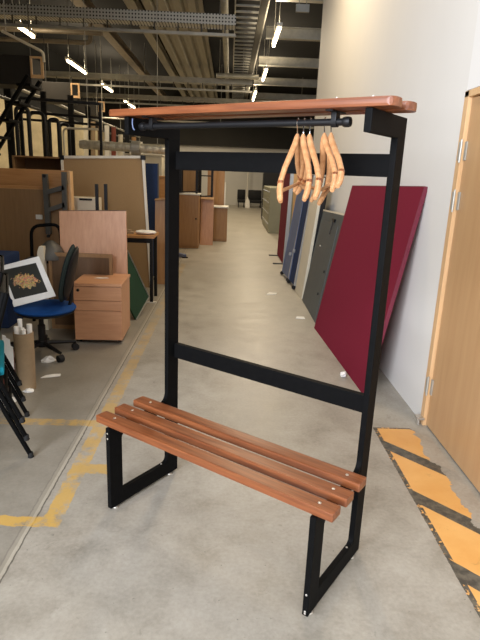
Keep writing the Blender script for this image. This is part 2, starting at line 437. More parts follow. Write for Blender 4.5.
for u in (.045, .925):
    obj('end_cap', lathe(bmesh.new(), [(.006, -.014), (.014, -.012), (.016, -.006), (.016, .006), (.014, .012), (.006, .014)], 16, (u, .2, 1.668), 'X'), 'plastic', rl, smooth=True)
for u in (.10, .885):
    b = bx(u - .009, u + .009, .185, .215, 1.668, 1.7005, .002); lathe(b, [(.0155, -.009), (.0155, .009)], 16, (u, .2, 1.668), 'X')
    box(b, u - .012, u + .012, .150, .250, 1.6965, 1.7008, .001)
    obj('rail_bracket', b, 'plastic', rl)
tie = tb(bend([(.062, .128, 1.69), (.066, .122, 1.672), (.070, .122, 1.655), (.078, .122, 1.648)], .01), .0022, 8)
obj('cable_tie', tie, 'bluegrey', rack, smooth=True, label='loose end of a pale plastic cable tie')

# hangers on the rail
RM = XF[rack]
def make_hanger(label):
    t = thing('coat_hanger', label, 'coat hanger', (0, 0, 0), 0, 'wooden coat hangers on the rail')
    # local: hook axis at origin (rail centre), shoulders along +-X
    for s in (1, -1):
        path = [(0, 0, -.036), (s * .006, 0, -.046), (s * .022, -.002, -.066), (s * .052, -.008, -.096), (s * .092, -.015, -.134), (s * .132, -.017, -.170), (s * .168, -.011, -.198), (s * .192, -.003, -.219), (s * .202, .002, -.229)]
        rr = [.006, .0115, .0128, .0125, .0115, .0112, .012, .0115, .008]
        ob = obj('shoulder_arm', tube(bmesh.new(), [Vector(p) for p in path], [q * .82 for q in rr], 12, rx=.0072), 'hanger', t, smooth=True)
        nt = bmesh.new(); tube(nt, [(s * .138, -.0165, -.175), (s * .147, -.0155, -.182)], .0101, 12, rx=.0084)
        obj('strap_notch', nt, 'slat', ob, smooth=True, label='darker notch near the end of the arm')
    obj('trouser_bar', tb([(-.170, -.010, -.202), (.170, -.010, -.202)], .0055, 10), 'hanger', t, smooth=True)
    hk = [(0, 0, -.046), (0, 0, -.030), (0.003, 0, -.024)]
    for k in range(9):
        a = -math.pi / 2 + (k + 2) * (math.pi * 1.25) / 10; hk.append((.0145 * math.cos(a), 0, .0145 * math.sin(a)))
    obj('hook', tb(hk, .0018, 8), 'chrome', t, smooth=True, label='thin steel hook')
    return t
hang = [(.752, 287, 5, 'wooden coat hanger at the left end of the row, its long arm reaching furthest left'),
        (.775, 124, -2, 'wooden coat hanger second from left, turned so its end hangs lowest'),
        (.798, 127, 0, 'wooden coat hanger in the middle of the row, last of the left three'),
        (.850, 126, 7, 'wooden coat hanger second from right, just past the gap in the row'),
        (.873, 124, 10, 'wooden coat hanger at the right end of the row, nearest the bench post')]
h0 = None
for u, th, tl, lb in hang:
    loc = RM @ Vector((u, .2, 1.668)); rz = R(th) + RYAW
    if h0 is None: h0 = h = make_hanger(lb)
    else: h = dup(h0, loc, rz, lb)
    h.location = loc; h.rotation_euler = (0, R(tl), rz)

# ------------------------------------------------------------------ leaning boards by the right wall
def lean(bn, bf, tn, tf, th):
    """four corners of the front face, thickness away from the aisle -> vertices order and normal"""
    n = (bf - bn).cross(tn - bn).normalized()
    if n.x < 0: n = -n
    return [bn, bf, tf, tn], n * th
def plane_z(bn, bf, tn, px, py):
    """point seen at a pixel in the plane of three points"""
    n = (bf - bn).cross(tn - bn); d = ray(px, py); o = Vector((0, 0, EYE))
    return o + d * (n.dot(bn - o) / n.dot(d))
bn, bf = at_z(363, 395), at_z(314, 328); tn = at_x(424, 187, 1.262); tf = plane_z(bn, bf, tn, 352, 186)
red = thing('partition_screen', 'large crimson cloth partition panel leaning on the white wall', 'partition', ((bn + bf) / 2)[:], 0)
q, nv = lean(bn, bf, tn, tf, .028)
obj('panel', prism(bmesh.new(), q, nv, .004), 'red', red, True)
up_ = (tn - bn).normalized(); al = (bf - bn).normalized()
e = prism(bmesh.new(), [q[0] - al * .006, q[0] + al * .004, q[3] + al * .004, q[3] - al * .006], nv, .002)
obj('edge_trim', e, 'redtrim', red, True, label='plain crimson edge strip')
e = prism(bmesh.new(), [q[3] - al * .006, q[2], q[2] + up_ * .006, q[3] + up_ * .006 - al * .006], nv, .002)
obj('edge_trim', e, 'redtrim', red, True, label='plain crimson edge strip')
tp = at_z(345, 374, .02) + Vector((-.012, 0, 0)); b = bmesh.new(); bmesh.ops.create_icosphere(b, subdivisions=2, radius=.03, matrix=Matrix.Translation(tp) @ Matrix.Diagonal((.8, 1.2, .7, 1)))
for v in b.verts: v.co += Vector((random.uniform(-1, 1), random.uniform(-1, 1), random.uniform(-1, 1))) * .007
for v in b.verts: v.co.z = max(v.co.z, .001)
solo('crumpled_tape', b, 'paper', 'crumpled ball of clear tape at the foot of the large crimson panel', 'tape')

# grey-green cupboard door panel
bf = at_z(302, 300); bn = Vector((.955, 5.42, 0)); tf = at_y(323, 211, bf.y + .05); tn = tf + (bn - bf)
tn = plane_z(bn, bf, tf, 348, 216.5)
lk = thing('steel_cupboard', 'grey-green steel cupboard leaning between the crimson panel and the cream board', 'cupboard', ((bn + bf) / 2)[:], 0)
q, nv = lean(bn, bf, tn, tf, .045)
obj('body', prism(bmesh.new(), q, nv, .003), 'locker', lk, True)
up_ = (tf - bf).normalized()
obj('top_edge', prism(bmesh.new(), [q[3] + up_ * .001, q[2] + up_ * .001, q[2] + up_ * .02, q[3] + up_ * .02], nv, .002), 'cream', lk, True, label='pale top edge')
fn = -nv.normalized(); al = (bn - bf).normalized()
dr = prism(bmesh.new(), [bf + al * .06 + up_ * .05, bf + al * 1.08 + up_ * .05, bf + al * 1.08 + up_ * 1.04, bf + al * .06 + up_ * 1.04], fn * .006, .002)
obj('door', dr, 'locker', lk, True)
for px, py in ((321, 246), (325, 272), (319, 294)):
    p = plane_z(bn, bf, tf, px, py); b = tb([p, p + fn * .018], .012, 10)
    obj('lock', b, 'zinc' if py == 246 else 'plastic', lk, True, label='round lock')
p = plane_z(bn, bf, tf, 335, 219); b = prism(bmesh.new(), [p - al * .07, p + al * .07, p + al * .05 - up_ * .035, p - al * .05 - up_ * .02], fn * .02, .002)
tube(b, [p + fn * .015 - up_ * .02, p + fn * .02 - up_ * .17], .006, 8)
obj('latch', b, 'plastic', lk, True, label='dark latch with a hanging rod')

def board(name, label, bnp, bfp, tfp, tw, th, m, edge=None, cat='board', group=None, inset=.03):
    """leaning board: bottom near/far floor points, a point on the far top corner, thickness"""
    bn, bf, tf = bnp, bfp, tfp; tn = tf + (bn - bf)
    o = thing(name, label, cat, ((bn + bf) / 2)[:], 0, group)
    q, nv = lean(bn, bf, tn, tf, th)
    obj('panel', prism(bmesh.new(), q, nv, .003), m, o, True)
    u, a = (tf - bf).normalized(), (bn - bf).normalized(); fn = -nv.normalized()
    if edge:
        w = .022
        for A, B, dv in ((q[0], q[3], -a), (q[1], q[2], a)):
            obj('edge_strip', prism(bmesh.new(), [A, B, B + dv * w * -0 + -dv * w * 0 + a * 0 + (a if dv == -a else -a) * .012, A + (a if dv == -a else -a) * .012], nv * 1.25 + fn * 0, .0), edge, o, True)
        obj('edge_strip', prism(bmesh.new(), [q[2], q[3], q[3] + u * .012, q[2] + u * .012], nv * 1.2, 0), edge, o, True)
    return o, q, nv, u, a, fn
# black backed cream board
bn, bf = at_z(301.5, 299), at_z(295, 290.6); tf = at_y(313, 183, bf.y)
cb, q, nv, u, a, fn = board('melamine_board', 'tall cream board leaning beside the grey-green cupboard', bn, bf, tf + (tf - bf) * .05, 0, .035, 'cream')
bb, *_ = board('black_board', 'tall black board leaning directly behind the cream board', bn + nv * 1.05 + a * .012, bf + nv * 1.05 + a * .05, tf + (tf - bf) * .06 + nv * 1.05 + a * .05, 0, .05, 'plastic')
bb2, *_ = board('grey_board', 'dark grey board leaning on the wall behind the black board', bn + nv * 3.2 - a * .15 , bf + nv * 3.2 - a * .1, tf + nv * 3.2 - a * .1 - (tf - bf) * .02 + Vector((.0, 0, 0)), 0, .02, 'gunmetal')
# two wheeled blue-grey screens
bn, bf = at_z(294, 288, .05), at_z(289, 283, .05); tf = at_y(310, 176, bf.y)
for k, (bn_, bf_, tf_, lb, mm) in enumerate(((at_y(294, 286, 7.17) * 1, at_y(289, 282, 7.6), None, 'wheeled blue-grey screen with silver edges, next to the cream board', 'navy'),
                                         (at_y(288, 281, 7.68), at_y(282, 276, 8.25), None, 'wheeled pale blue-grey screen behind the other one, nearer the crimson screen', 'bluegrey'))):
    bn_.z = bf_.z = .05; tf_ = at_y(308 if k == 0 else 301, 175, bf_.y)
    s, q, nv, u, a, fn = board('wheeled_screen', lb, bn_, bf_, tf_, 0, .04, mm, None, 'screen', 'wheeled blue-grey screens')
    for A, B in ((q[0], q[3]), (q[1], q[2])):
        obj('edge_strip', tb([A + nv * .4 + fn * .005, B + nv * .4 + fn * .005], .017, square=True), 'silver' if A == q[0] else 'bluegrey', s, True, label='silver edge strip')
    for A in (q[0], q[1]):
        c = A + nv * .3; b = lathe(bmesh.new(), [(.012, -.02), (.026, -.018), (.03, -.008), (.03, .008), (.026, .018), (.012, .02)], 16, (c.x - .015, c.y, .0305), 'Y')
        w = obj('castor', b, 'rubber', s, True, smooth=True)
        obj('castor_stem', tb([(c.x - .015, c.y, .045), (c.x - .002, c.y, .09)], .009, 8), 'gunmetal', s, True)
    for px, py in (((295, 251),) if k == 0 else ((291, 254),)):
        p = plane_z(q[0], q[1], q[3], px, py); obj('clip', tb([p, p + fn * .03], .02, square=True), 'silver', s, True)
# far crimson screen on feet
bn, bf = at_z(283, 264, .02), at_z(277, 254, .02); 
s, q, nv, u, a, fn = board('floor_screen', 'far crimson cloth screen standing on thin feet in the aisle', bn, bf, at_y(284, 168.5, bf.y), 0, .05, 'red', None, 'partition')
obj('edge_strip', tb([q[0] + nv * .5, q[3] + nv * .5], .028, square=True), 'silver', s, True, label='pale end strip')
for f_ in (.08, .9):
    p = q[0].lerp(q[1], f_); b = bx(p.x - .17, p.x + .26, p.y - .02, p.y + .02, 0, .022, .004); obj('foot', b, 'gunmetal', s, True)
# filing cabinets
x0, y0 = 1.07, 14.45
fc0 = None
for k in range(6):
    lb = ['olive filing cabinet nearest in the row, its blank side facing the aisle entrance', 'second olive filing cabinet from the near end of the row', 'third olive filing cabinet from the near end of the row',
          'fourth olive filing cabinet from the near end of the row', 'fifth olive filing cabinet from the near end of the row', 'last olive filing cabinet at the far end of the row'][k]
    if fc0 is None:
        t = thing('filing_cabinet', lb, 'filing cabinet', (x0, y0, 0), 0, 'filing cabinets along the aisle'); fc0 = t
        obj('body', bx(.012, .62, .0, .46, 0, 1.18, .006), 'olive', t)
        for d in range(4):
            dw = obj('drawer', bx(0, .014, .015, .445, .06 + d * .28, .33 + d * .28, .004), 'olive', t)
            b = bx(-.022, 0, .17, .29, .22 + d * .28, .245 + d * .28, .004); obj('handle', b, 'silver', dw)
    else: dup(fc0, (x0, y0 + .475 * k, 0), 0, lb)
# dark tall locker and yellow cupboard beyond
t = thing('tall_locker', 'tall dark cabinet far back beyond the filing cabinets', 'cabinet', (1.15, 18.6, 0))
obj('body', bx(0, .6, 0, .5, 0, 1.58, .01), 'plastic', t); obj('door', bx(-.015, 0, .02, .48, .06, 1.55, .004), 'plastic', t)
t = thing('wooden_cupboard', 'pale yellow wooden cupboard standing behind the filing cabinets', 'cupboard', (1.72, 17.6, 0))
obj('body', bx(0, 1.0, .02, .5, 0, 1.75, .01), 'jamb', t); obj('door', bx(.01, .495, 0, .02, .06, 1.72, .004), 'jamb', t); obj('door', bx(.505, .99, 0, .02, .06, 1.72, .004), 'jamb', t)
# black chairs on a low trolley at the far wall
def lounge(label, x, y, w):
    t = thing('padded_chair', label, 'chair', (x, y, 0), 0, 'black padded chairs at the far wall')
    obj('backrest', bx(-w / 2, w / 2, .28, .42, .30, .80, .05), 'plastic', t, smooth=True); obj('seat', bx(-w / 2 + .01, w / 2 - .01, -.3, .27, .22, .36, .04), 'plastic', t, smooth=True)
    for sx in (-1, 1):
        for sy in (-.25, .33): obj('leg', tb([(sx * (w / 2 - .06), sy, 0), (sx * (w / 2 - .06), sy, .24)], .016, 8), 'plastic', t)
    return t
p = at_y(241.3, 200, 25.6); lounge('narrow black padded chair by the far wall, left of the white post', p.x, 25.6, .38)
p = at_y(255, 200, 25.6); lounge('wide black padded chair by the far wall, right of the white post', p.x, 25.6, .64)
p = at_y(247, 200, 26.9)
solo('wall_post', tb([(p.x, 26.9, 0), (p.x, 26.9, 2.4)], .035, 10), 'white', 'thin white post standing at the far wall between the black chairs', 'post')
p = at_y(247.5, 203, 25.2); t = bmesh.new(); prism(t, [(p.x - .1, 25.15, .0), (p.x + .12, 25.15, 0), (p.x + .1, 25.2, .3), (p.x + .0, 25.2, .52), (p.x - .1, 25.2, .3)], (0, .1, 0), .03)
solo('plastic_sack', t, 'paper', 'white sack slumped on the floor between the two black chairs', 'sack')

# ------------------------------------------------------------------ left side of the aisle
# drawer pedestal
t = thing('drawer_pedestal', 'pink-beech three drawer pedestal beside the blue chair', 'drawer unit', (-1.115, 4.54, 0), R(2))
obj('carcass', bx(-.205, .205, .02, .49, .03, .515, .003), 'beech', t)
obj('top', bx(-.213, .213, -.003, .495, .516, .541, .004), 'beechh', t)
for z0, z1 in ((.033, .298), (.302, .387), (.391, .513)):
    dw = obj('drawer', bx(-.205, .205, 0, .02, z0, z1, .003), 'beechh', t)
    if z1 > .5: obj('lock', lathe(bmesh.new(), [(.013, 0), (.013, -.006), (.008, -.009), (.003, -.009)], 14, (-.165, 0, .482), 'Y'), 'plastic', dw, label='round black lock')
for sx in (-.17, .17):
    for sy in (.06, .44): obj('castor', lathe(bmesh.new(), [(.008, -.012), (.015, -.01), (.015, .01), (.008, .012)], 12, (sx, sy, .0155), 'X'), 'rubber', t, smooth=True)
pp = at_z(101, 278, .5425); b = bmesh.new(); prism(b, [(pp.x - .06, pp.y - .02, .5425), (pp.x + .0, pp.y - .03, .5425), (pp.x + .07, pp.y + .0, .5425), (pp.x + .05, pp.y + .025, .5425), (pp.x - .03, pp.y + .02, .5425)], (0, 0, .002))
solo('paper_scrap', b, 'paper', 'thin pale scrap of paper lying on top of the drawer pedestal', 'paper')
# desktop panel leaning behind
y1 = 5.1
bl_, br_ = Vector((-1.58, 5.02, 0)), Vector((-.94, 5.02, 0)); tl_, tr_ = at_y(59, 211, 5.16), at_y(126, 211, 5.16)
t = thing('desktop_panel', 'pink-beech desktop panel standing upright behind the drawer pedestal', 'panel', (-1.26, 5.05, 0))
obj('board', prism(bmesh.new(), [bl_, br_, tr_, tl_], (0, .025, 0), .003), 'beech', t, True)
ed = prism(bmesh.new(), [tl_ + Vector((0, 0, .0)), tr_, tr_ + Vector((0, 0, .006)), tl_ + Vector((0, 0, .006))], (0, .025, 0)); obj('edge_strip', ed, 'darkwood', t, True, label='dark edge strip along the top')
# framed brown panel between chair and desktop
t = thing('framed_panel', 'brown panel with a raised border standing between the blue chair and the desktop panel', 'panel', (-1.36, 4.98, 0))
obj('panel', bx(-1.66, -1.07, 4.965, 4.982, 0, .735, .003), 'darkwood', t, True)
fr = bmesh.new()
for a_ in ((-1.66, -1.07, .70, .735), (-1.66, -1.07, 0, .04), (-1.66, -1.63, .04, .70), (-1.10, -1.07, .04, .70)): box(fr, a_[0], a_[1], 4.955, 4.9645, a_[2], a_[3], .002)
obj('border', fr, 'brown', t, True)
# green board
P2, P3 = at_y(149, 297, 5.75), at_y(127, 250, 5.62)
P1 = Vector((-.925, 5.36, .0)); P4 = P1 + (P3 - P2)
gb = thing('green_board', 'dark green board tipped on its corner behind the drawer pedestal', 'board', P1[:], 0)
n_ = (P2 - P1).cross(P4 - P1).normalized()
if n_.y < 0: n_ = -n_
obj('board', prism(bmesh.new(), [P1, P2, P3, P4], n_ * .018, .002), 'green', gb, True)
obj('edge_strip', tb([P2 - n_ * .003, P3 - n_ * .003], .006, square=True), 'silver', gb, True, label='pale edge strip')
obj('edge_strip', tb([P1 - n_ * .003, P2 - n_ * .003], .006, square=True), 'silver', gb, True, label='pale edge strip')

# office chair
ch = thing('office_chair', 'blue seated office chair with dark backrest holding the framed picture', 'office chair', (-1.50, 4.22, 0), R(12))
b = bmesh.new(); bmesh.ops.create_uvsphere(b, u_segments=28, v_segments=14, radius=1, matrix=Matrix.Translation((.055, -.12, .425)) @ Matrix.Diagonal((.235, .24, .045, 1)))
for v in b.verts:
    if v.co.z > .44: v.co.z = .44 + (v.co.z - .44) * .6
obj('seat', b, 'blueseat', ch, smooth=True)
b = bmesh.new(); bmesh.ops.create_uvsphere(b, u_segments=28, v_segments=14, radius=1, matrix=Matrix.Translation((.055, -.12, .402)) @ Matrix.Diagonal((.225, .23, .035, 1)))
obj('seat_pan', b, 'plastic', ch, smooth=True)
b = bmesh.new(); bmesh.ops.create_uvsphere(b, u_segments=24, v_segments=16, radius=1, matrix=Matrix.Identity(4))
for v in b.verts:
    x, y, z = v.co; z2 = math.copysign(abs(z) ** .7, z); v.co = Vector((.185 + x * .038 + .10 * (z2 * .5 + .5) - .03 * y * y, -.12 + y * .20, .70 + z2 * .225))
obj('backrest', b, 'darkgreen', ch, smooth=True)
b = bmesh.new(); bmesh.ops.create_uvsphere(b, u_segments=20, v_segments=12, radius=1)
for v in b.verts:
    x, y, z = v.co; z2 = math.copysign(abs(z) ** .7, z); v.co = Vector((.215 + x * .03 + .10 * (z2 * .5 + .5) - .03 * y * y, -.12 + y * .185, .70 + z2 * .21))
obj('back_shell', b, 'plastic', ch, smooth=True)
obj('back_stem', tb(bend([(.05, -.06, .385), (.20, -.12, .375), (.25, -.12, .47), (.27, -.12, .66)], .06), .02, 10, rx=.012), 'plastic', ch, smooth=True)
obj('column', lathe(bmesh.new(), [(.03, .10), (.03, .25), (.02, .26), (.02, .39)], 16), 'plastic', ch, smooth=True)
bs = obj('star_base', lathe(bmesh.new(), [(.04, .07), (.045, .09), (.04, .12)], 16), 'plastic', ch)
for k in range(5):
    a = R(18 + 72 * k); e = Vector((math.cos(a), math.sin(a), 0))
    obj('base_arm', tb([Vector((0, 0, .1)) + e * .03, Vector((0, 0, .075)) + e * .27], [.02, .013], 8), 'plastic', bs)
    c = e * .265; s_ = Vector((-e.y, e.x, 0))
    obj('castor', tb([c + s_ * -.022 + Vector((0, 0, .0295)), c + s_ * .022 + Vector((0, 0, .0295))], .029, 14), 'rubber', bs, smooth=True)

# mounted picture on the chair
BL, BR_, TR, TL = at_y(13, 307, 3.97), at_y(55.7, 296, 3.97), at_y(40.3, 256.3, 4.15), at_y(-3, 267, 4.15)
pic = thing('mounted_picture', 'white-mounted dark night photograph with torn left edge propped on the blue chair seat', 'picture', BL.lerp(BR_, .5)[:])
n_ = (BR_ - BL).cross(TL - BL).normalized()
if n_.y > 0: n_ = -n_
ux, uy = (BR_ - BL), (TL - BL)
def PT(a, b_): return BL + ux * a + uy * b_
edge_pts = [PT(0.02, 0), PT(1, 0), PT(1, 1), PT(0, 1)]
TRp = TR
jag = [(.02, 0), (1, 0), (1.0, 1), (-.02, 1), (-.03, .8), (.015, .72), (-.02, .6), (.01, .45), (-.015, .36), (.03, .3), (.025, .2), (.05, .15), (.02, .08)]
obj('mount', prism(bmesh.new(), [PT(*j) for j in jag], -n_ * .006), 'paper', pic, True)
inn = [PT(.10, .16), PT(.87, .14), PT(.88, .86), PT(.11, .89)]
cc = sum((p for p in inn), Vector()) / 4 - XF[pic].translation
obj('photograph', prism(bmesh.new(), [p + n_ * .0005 for p in inn], n_ * .0012), picture_mat(cc.x, cc.z, .11, .1), pic, True)

# bin with rolled papers
bc = Vector((-1.37, 3.50, 0))
b = bmesh.new(); prof = [(.060, 0), (.066, .41), (.062, .41), (.057, .01)]
lathe(b, prof, 22, bc)
solo('waste_bin', b, 'card', 'tall tan cardboard bin stuffed with rolled papers under the blue chair', 'bin', smooth=True)
for k, (dx, dy, hh, rr) in enumerate(((-.026, -.022, .455, .016), (.016, -.034, .44, .014), (.028, .016, .46, .018), (-.024, .026, .49, .015), (0, -.003, .44, .012))):
    lb = ['white paper roll at the front left of the tan bin', 'white paper roll at the front right of the tan bin', 'thick white paper roll at the back right of the tan bin', 'tallest white paper roll sticking out of the tan bin', 'short white paper roll in the middle of the tan bin'][k]
    solo('paper_roll', tb([bc + Vector((dx, dy, .012)), bc + Vector((dx * 1.3, dy * 1.3, hh))], rr, 12), 'paper', lb, 'paper roll', 'paper rolls in the bin', True)
# torn strip bundle leaning on the bin
b = bmesh.new()
for k, (x, z0, z1, w) in enumerate(((-.10, .15, .40, .03), (-.075, .05, .38, .034), (-.055, .0, .33, .03))):
    prism(b, [bc + Vector((x - w / 2, -.085 - .004 * k, z0)), bc + Vector((x + w / 2 - .004, -.087 - .004 * k, z0 + .01)), bc + Vector((x + w / 2, -.082 - .004 * k, z1)), bc + Vector((x - w / 2 + .006, -.080 - .004 * k, z1 + .012))], (0, .003, 0))
solo('torn_paper', b, 'paper', 'torn white paper strips hanging down the left of the tan bin', 'paper')
b = bx(-1.56, -1.47, 3.50, 3.57, 0, .26, .004); solo('carton', b, 'red2', 'narrow reddish carton standing on the floor left of the tan bin', 'carton')

def crumple(px, py, r, lb, name='crumpled_paper', sq=.45, m='paper'):
    c = at_z(px, py, 0); b = bmesh.new(); bmesh.ops.create_icosphere(b, subdivisions=2, radius=r)
    for v in b.verts: v.co += Vector((random.uniform(-1, 1), random.uniform(-1, 1), random.uniform(-1, 1))) * r * .22
    for v in b.verts: v.co.z = max(0.001, v.co.z * sq * 1.6); v.co += Vector((c.x, c.y, 0))
    return solo(name, b, m, lb, 'paper')
crumple(48, 361, .055, 'crumpled white paper on the dark floor under the chair, further of the two')
def sheet(px, py, pts, lb, m='paper', h=.004):
    c = at_z(px, py, 0); b = prism(bmesh.new(), [(c.x + x, c.y + y, .001) for x, y in pts], (0, 0, h))
    return solo('paper_scrap', b, m, lb, 'paper')
sheet(51, 376, [(-.06, -.05), (.0, -.03), (.07, .0), (.06, .04), (.01, .03), (-.04, 0)], 'flat torn white paper on the floor in front of the crumpled one')
sheet(271, 294, [(-.07, -.06), (.06, -.03), (.09, .07), (-.02, .09)], 'small white sheet on the aisle floor before the blue-grey screens')
sheet(300, 318, [(-.05, -.03), (.05, -.04), (.05, .05), (-.03, .05)], 'tiny white scrap on the aisle floor before the grey-green cupboard')
sheet(8, 402, [(-.16, -.12), (.03, -.10), (.06, .06), (-.12, .10)], 'white sheet on the floor under the black chairs at the left edge')
crumple(29, 391, .035, 'small crumpled white paper at the foot of the tan bin')

# black stacking chairs at the left edge: two nested in a stack, backs towards the aisle
f0, f1 = at_z(32, 457), at_z(28, 416)
ax = (f1 - f0); hw = ax.length / 2; CH_Z = math.atan2(ax.y, ax.x)
def make_chair(lb):
    t = thing('visitor_chair', lb, 'chair', (0, 0, 0), 0, 'stacked black framed chairs at the left edge')
    # local: +Y is the direction the chair faces; origin on the floor between the rear feet
    for s in (-1, 1):
        x = s * hw
        obj('rear_leg', tb(bend([(x, .0, .0), (x, .17, .42), (x, .15, .60), (x, .06, .90)], .08), .0125, 10), 'black', t, smooth=True)
        obj('front_leg', tb(bend([(x * .97, .78, .0), (x * .97, .64, .43), (x * .97, .60, .452), (x * .97, .18, .452)], .04), .0125, 10), 'black', t, smooth=True)
        for y in (.0, .78): obj('leg_cap', lathe(bmesh.new(), [(.015, 0), (.015, .02), (.0135, .03)], 10, (x if y == 0 else x * .97, y + (.006 if y == 0 else -.004), 0)), 'rubber', t)
    obj('stretcher', tb([(-hw, .088, .22), (hw, .088, .22)], .009, 8), 'black', t); obj('stretcher', tb([(-hw, .165, .42), (hw, .165, .42)], .009, 8), 'black', t)
    obj('seat', bx(-hw + .02, hw - .02, .10, .68, .468, .515, .018), 'teal', t, smooth=True, label='teal upholstered seat')
    mt = Matrix.Translation((0, .112, .735)) @ Matrix.Rotation(R(16), 4, 'X')
    obj('backrest', bx(-hw + .015, hw - .015, -.005, .03, -.17, .17, .014, mt), 'plastic', t, smooth=True)
    obj('back_shell', bx(-hw + .012, hw - .012, -.016, -.0055, -.175, .175, .004, mt), 'plastic', t)
    return t
c0 = make_chair('lower black framed teal chair of the stack at the left edge, feet on the floor')
loc = (f0 + f1) / 2; loc.z = 0; c0.location = loc; c0.rotation_euler = (0, 0, CH_Z)
fwd_ = Matrix.Rotation(CH_Z, 3, 'Z') @ Vector((0, 1, 0))
c1 = dup(c0, loc + fwd_ * .015 + Vector((0, 0, .105)), CH_Z, 'middle black framed teal chair nested in the stack at the left edge')
c2 = dup(c0, loc + fwd_ * .03 + Vector((0, 0, .21)), CH_Z, 'topmost black framed teal chair nested on the stack at the left edge')

# overturned desk (counter) at the left
yd = 6.0
t = thing('overturned_desk', 'large brown desk tipped on its side with pale upper board at the left', 'desk', (-2.2, yd, 0))
zt = 1.255
obj('worktop', bx(-3.5, -1.765, yd, yd + .03, 0, zt, .003), 'brown', t, True)
obj('edge_strip', bx(-3.5, -1.765, yd - .004, yd + .034, zt, zt + .03, .003), 'oak', t, True, label='pale edge strip')
obj('side_panel', bx(-3.5, -1.77, yd + .12, yd + .145, 0, 1.465, .003), 'oak', t, True, label='pale wooden board')
obj('end_panel', bx(-1.764, -1.735, yd + .031, yd + .146, 0, 1.46, .003), 'jamb', t, True, label='pale end board')
a1, a2, a3, a4 = at_y(45, 174, yd - .05), at_y(49, 234, yd - .05), at_y(64, 172, yd - .05), at_y(66, 240, yd - .05)
lg = obj('leg_frame', tb([a1, a2], .026, square=True), 'gunmetal', t, True, label='grey steel leg frame')
lm = XF[t]
for A, B in ((a3, a4), (a1.lerp(a2, .30), a3.lerp(a4, .22)), (a1.lerp(a2, .60), a3.lerp(a4, .47))):
    obj('leg_bar', tb([A, B], .024, square=True), 'gunmetal', lg, True)
for A in (a1, a2): obj('bolt', tb([A + Vector((0, -.02, -.02)), A + Vector((0, -.034, -.02))], .018, 10), 'plastic', lg, True)
for A in (a1, a3): obj('leg_bracket', tb([A + Vector((0, .02, -.1)), A + Vector((0, .05, -.1))], .02, square=True), 'gunmetal', lg, True)
p = at_y(39, 217, yd - .01); obj('socket_plate', bx(p.x - .035, p.x + .035, yd - .014, yd - .0005, p.z - .025, p.z + .025, .003), 'white', t, True, label='small white plate')
# brown open cupboard behind
t = thing('open_cupboard', 'dark brown open cupboard behind the overturned desk', 'cupboard', (-2.7, 7.0, 0))
b = bmesh.new(); X0, X1, ZT = -2.87, -2.2, 1.625
obj('back', bx(X0, X1, 7.78, 7.80, 0, ZT), 'darkwood', t, True)
for x in (X0, X1 - .02): obj('side', bx(x, x + .02, 7.38, 7.778, 0, ZT - .021), 'brown', t, True)
for z in (.06, .75, 1.2): obj('shelf', bx(X0 + .021, X1 - .021, 7.4, 7.775, z, z + .02), 'brown', t, True)
obj('top', bx(X0, X1, 7.38, 7.778, ZT - .02, ZT), 'brown', t, True)
# pinboard
t = thing('pinboard', 'tall tan pinboard with pale frame and black corner behind the desktop panel', 'pinboard', (-1.6, 7.0, 0))
L, Rr, ZB, ZT = -2.10, -1.035, 0.0, 1.65
bot_l, bot_r, top_l, top_r = Vector((-2.08, 6.98, 0)), Vector((-1.0, 6.98, 0)), at_y(62, 157, 7.1), at_y(143, 157, 7.1)
obj('board', prism(bmesh.new(), [bot_l, bot_r, top_r, top_l], (0, .02, 0)), 'cork', t, True)
o_ = Vector((0, .006, 0))
for A, B in ((top_l, top_r), (top_r, bot_r), (bot_l, top_l)): obj('frame_strip', tb([A + o_, B + o_], .016, square=True), 'white', t, True, label='pale frame strip')
for A in (top_l, top_r): obj('corner_cap', bx(A.x - .03, A.x + .03, A.y - .02, A.y + .032, A.z - .035, A.z + .022, .006), 'plastic', t, True, label='black corner cap')
# upturned small table: two dark legs
t = thing('upturned_table', 'small table turned over with two dark legs sticking up before the pinboard', 'table', (-1.32, 5.75, 0))
obj('tabletop', bx(-1.70, -1.20, 5.55, 5.98, .0, .73, .004), 'darkwood', t, True)
for px in (96.5, 105.5):
    p = at_y(px, 184, 5.7); obj('leg', tb([(p.x, 5.7, .73), (p.x, 5.7, p.z)], .015, square=True), 'plastic', t, True)
# cream printer on top of a stack
t = thing('cream_box', 'cream plastic box standing behind the desktop panel', 'box', (-1.7, 6.38, 0))
p0, p1 = at_y(67, 197, 6.3), at_y(97, 214, 6.3)
obj('body', bx(p0.x, p1.x, 6.3, 6.55, .0, p0.z, .01), 'cream', t, True); obj('slot', bx(p0.x + .14, p1.x - .05, 6.292, 6.2995, p0.z - .03, p0.z - .008), 'plastic', t, True, label='dark slot')
# table with things on it
t = thing('side_table', 'oak topped table with black legs beside the pinboard', 'table', (-1.0, 6.3, 0))
obj('tabletop', bx(-1.55, -.84, 6.10, 6.55, .755, .785, .003), 'oak', t, True)
for x, y in ((-.875, 6.14), (-.875, 6.5), (-1.51, 6.14), (-1.51, 6.5)): obj('leg', tb([(x, y, .0), (x, y, .735)], .018, square=True), 'plastic', t, True)
obj('apron', bx(-1.52, -.87, 6.12, 6.135, .70, .754), 'plastic', t, True)
obj('glide', bx(-.93, -.82, 6.12, 6.16, 0, .012, .003), 'white', t, True, label='pale foot glide')
b = bmesh.new(); bmesh.ops.create_icosphere(b, subdivisions=3, radius=1, matrix=Matrix.Translation((-.955, 6.25, .81)) @ Matrix.Diagonal((.12, .09, .026, 1)))
for v in b.verts: v.co += Vector((random.uniform(-1, 1), random.uniform(-1, 1), random.uniform(-.3, .3))) * .008; v.co.z = max(.786, v.co.z)
solo('plastic_bag', b, 'paper', 'crumpled white bag lying on the oak topped table', 'bag')
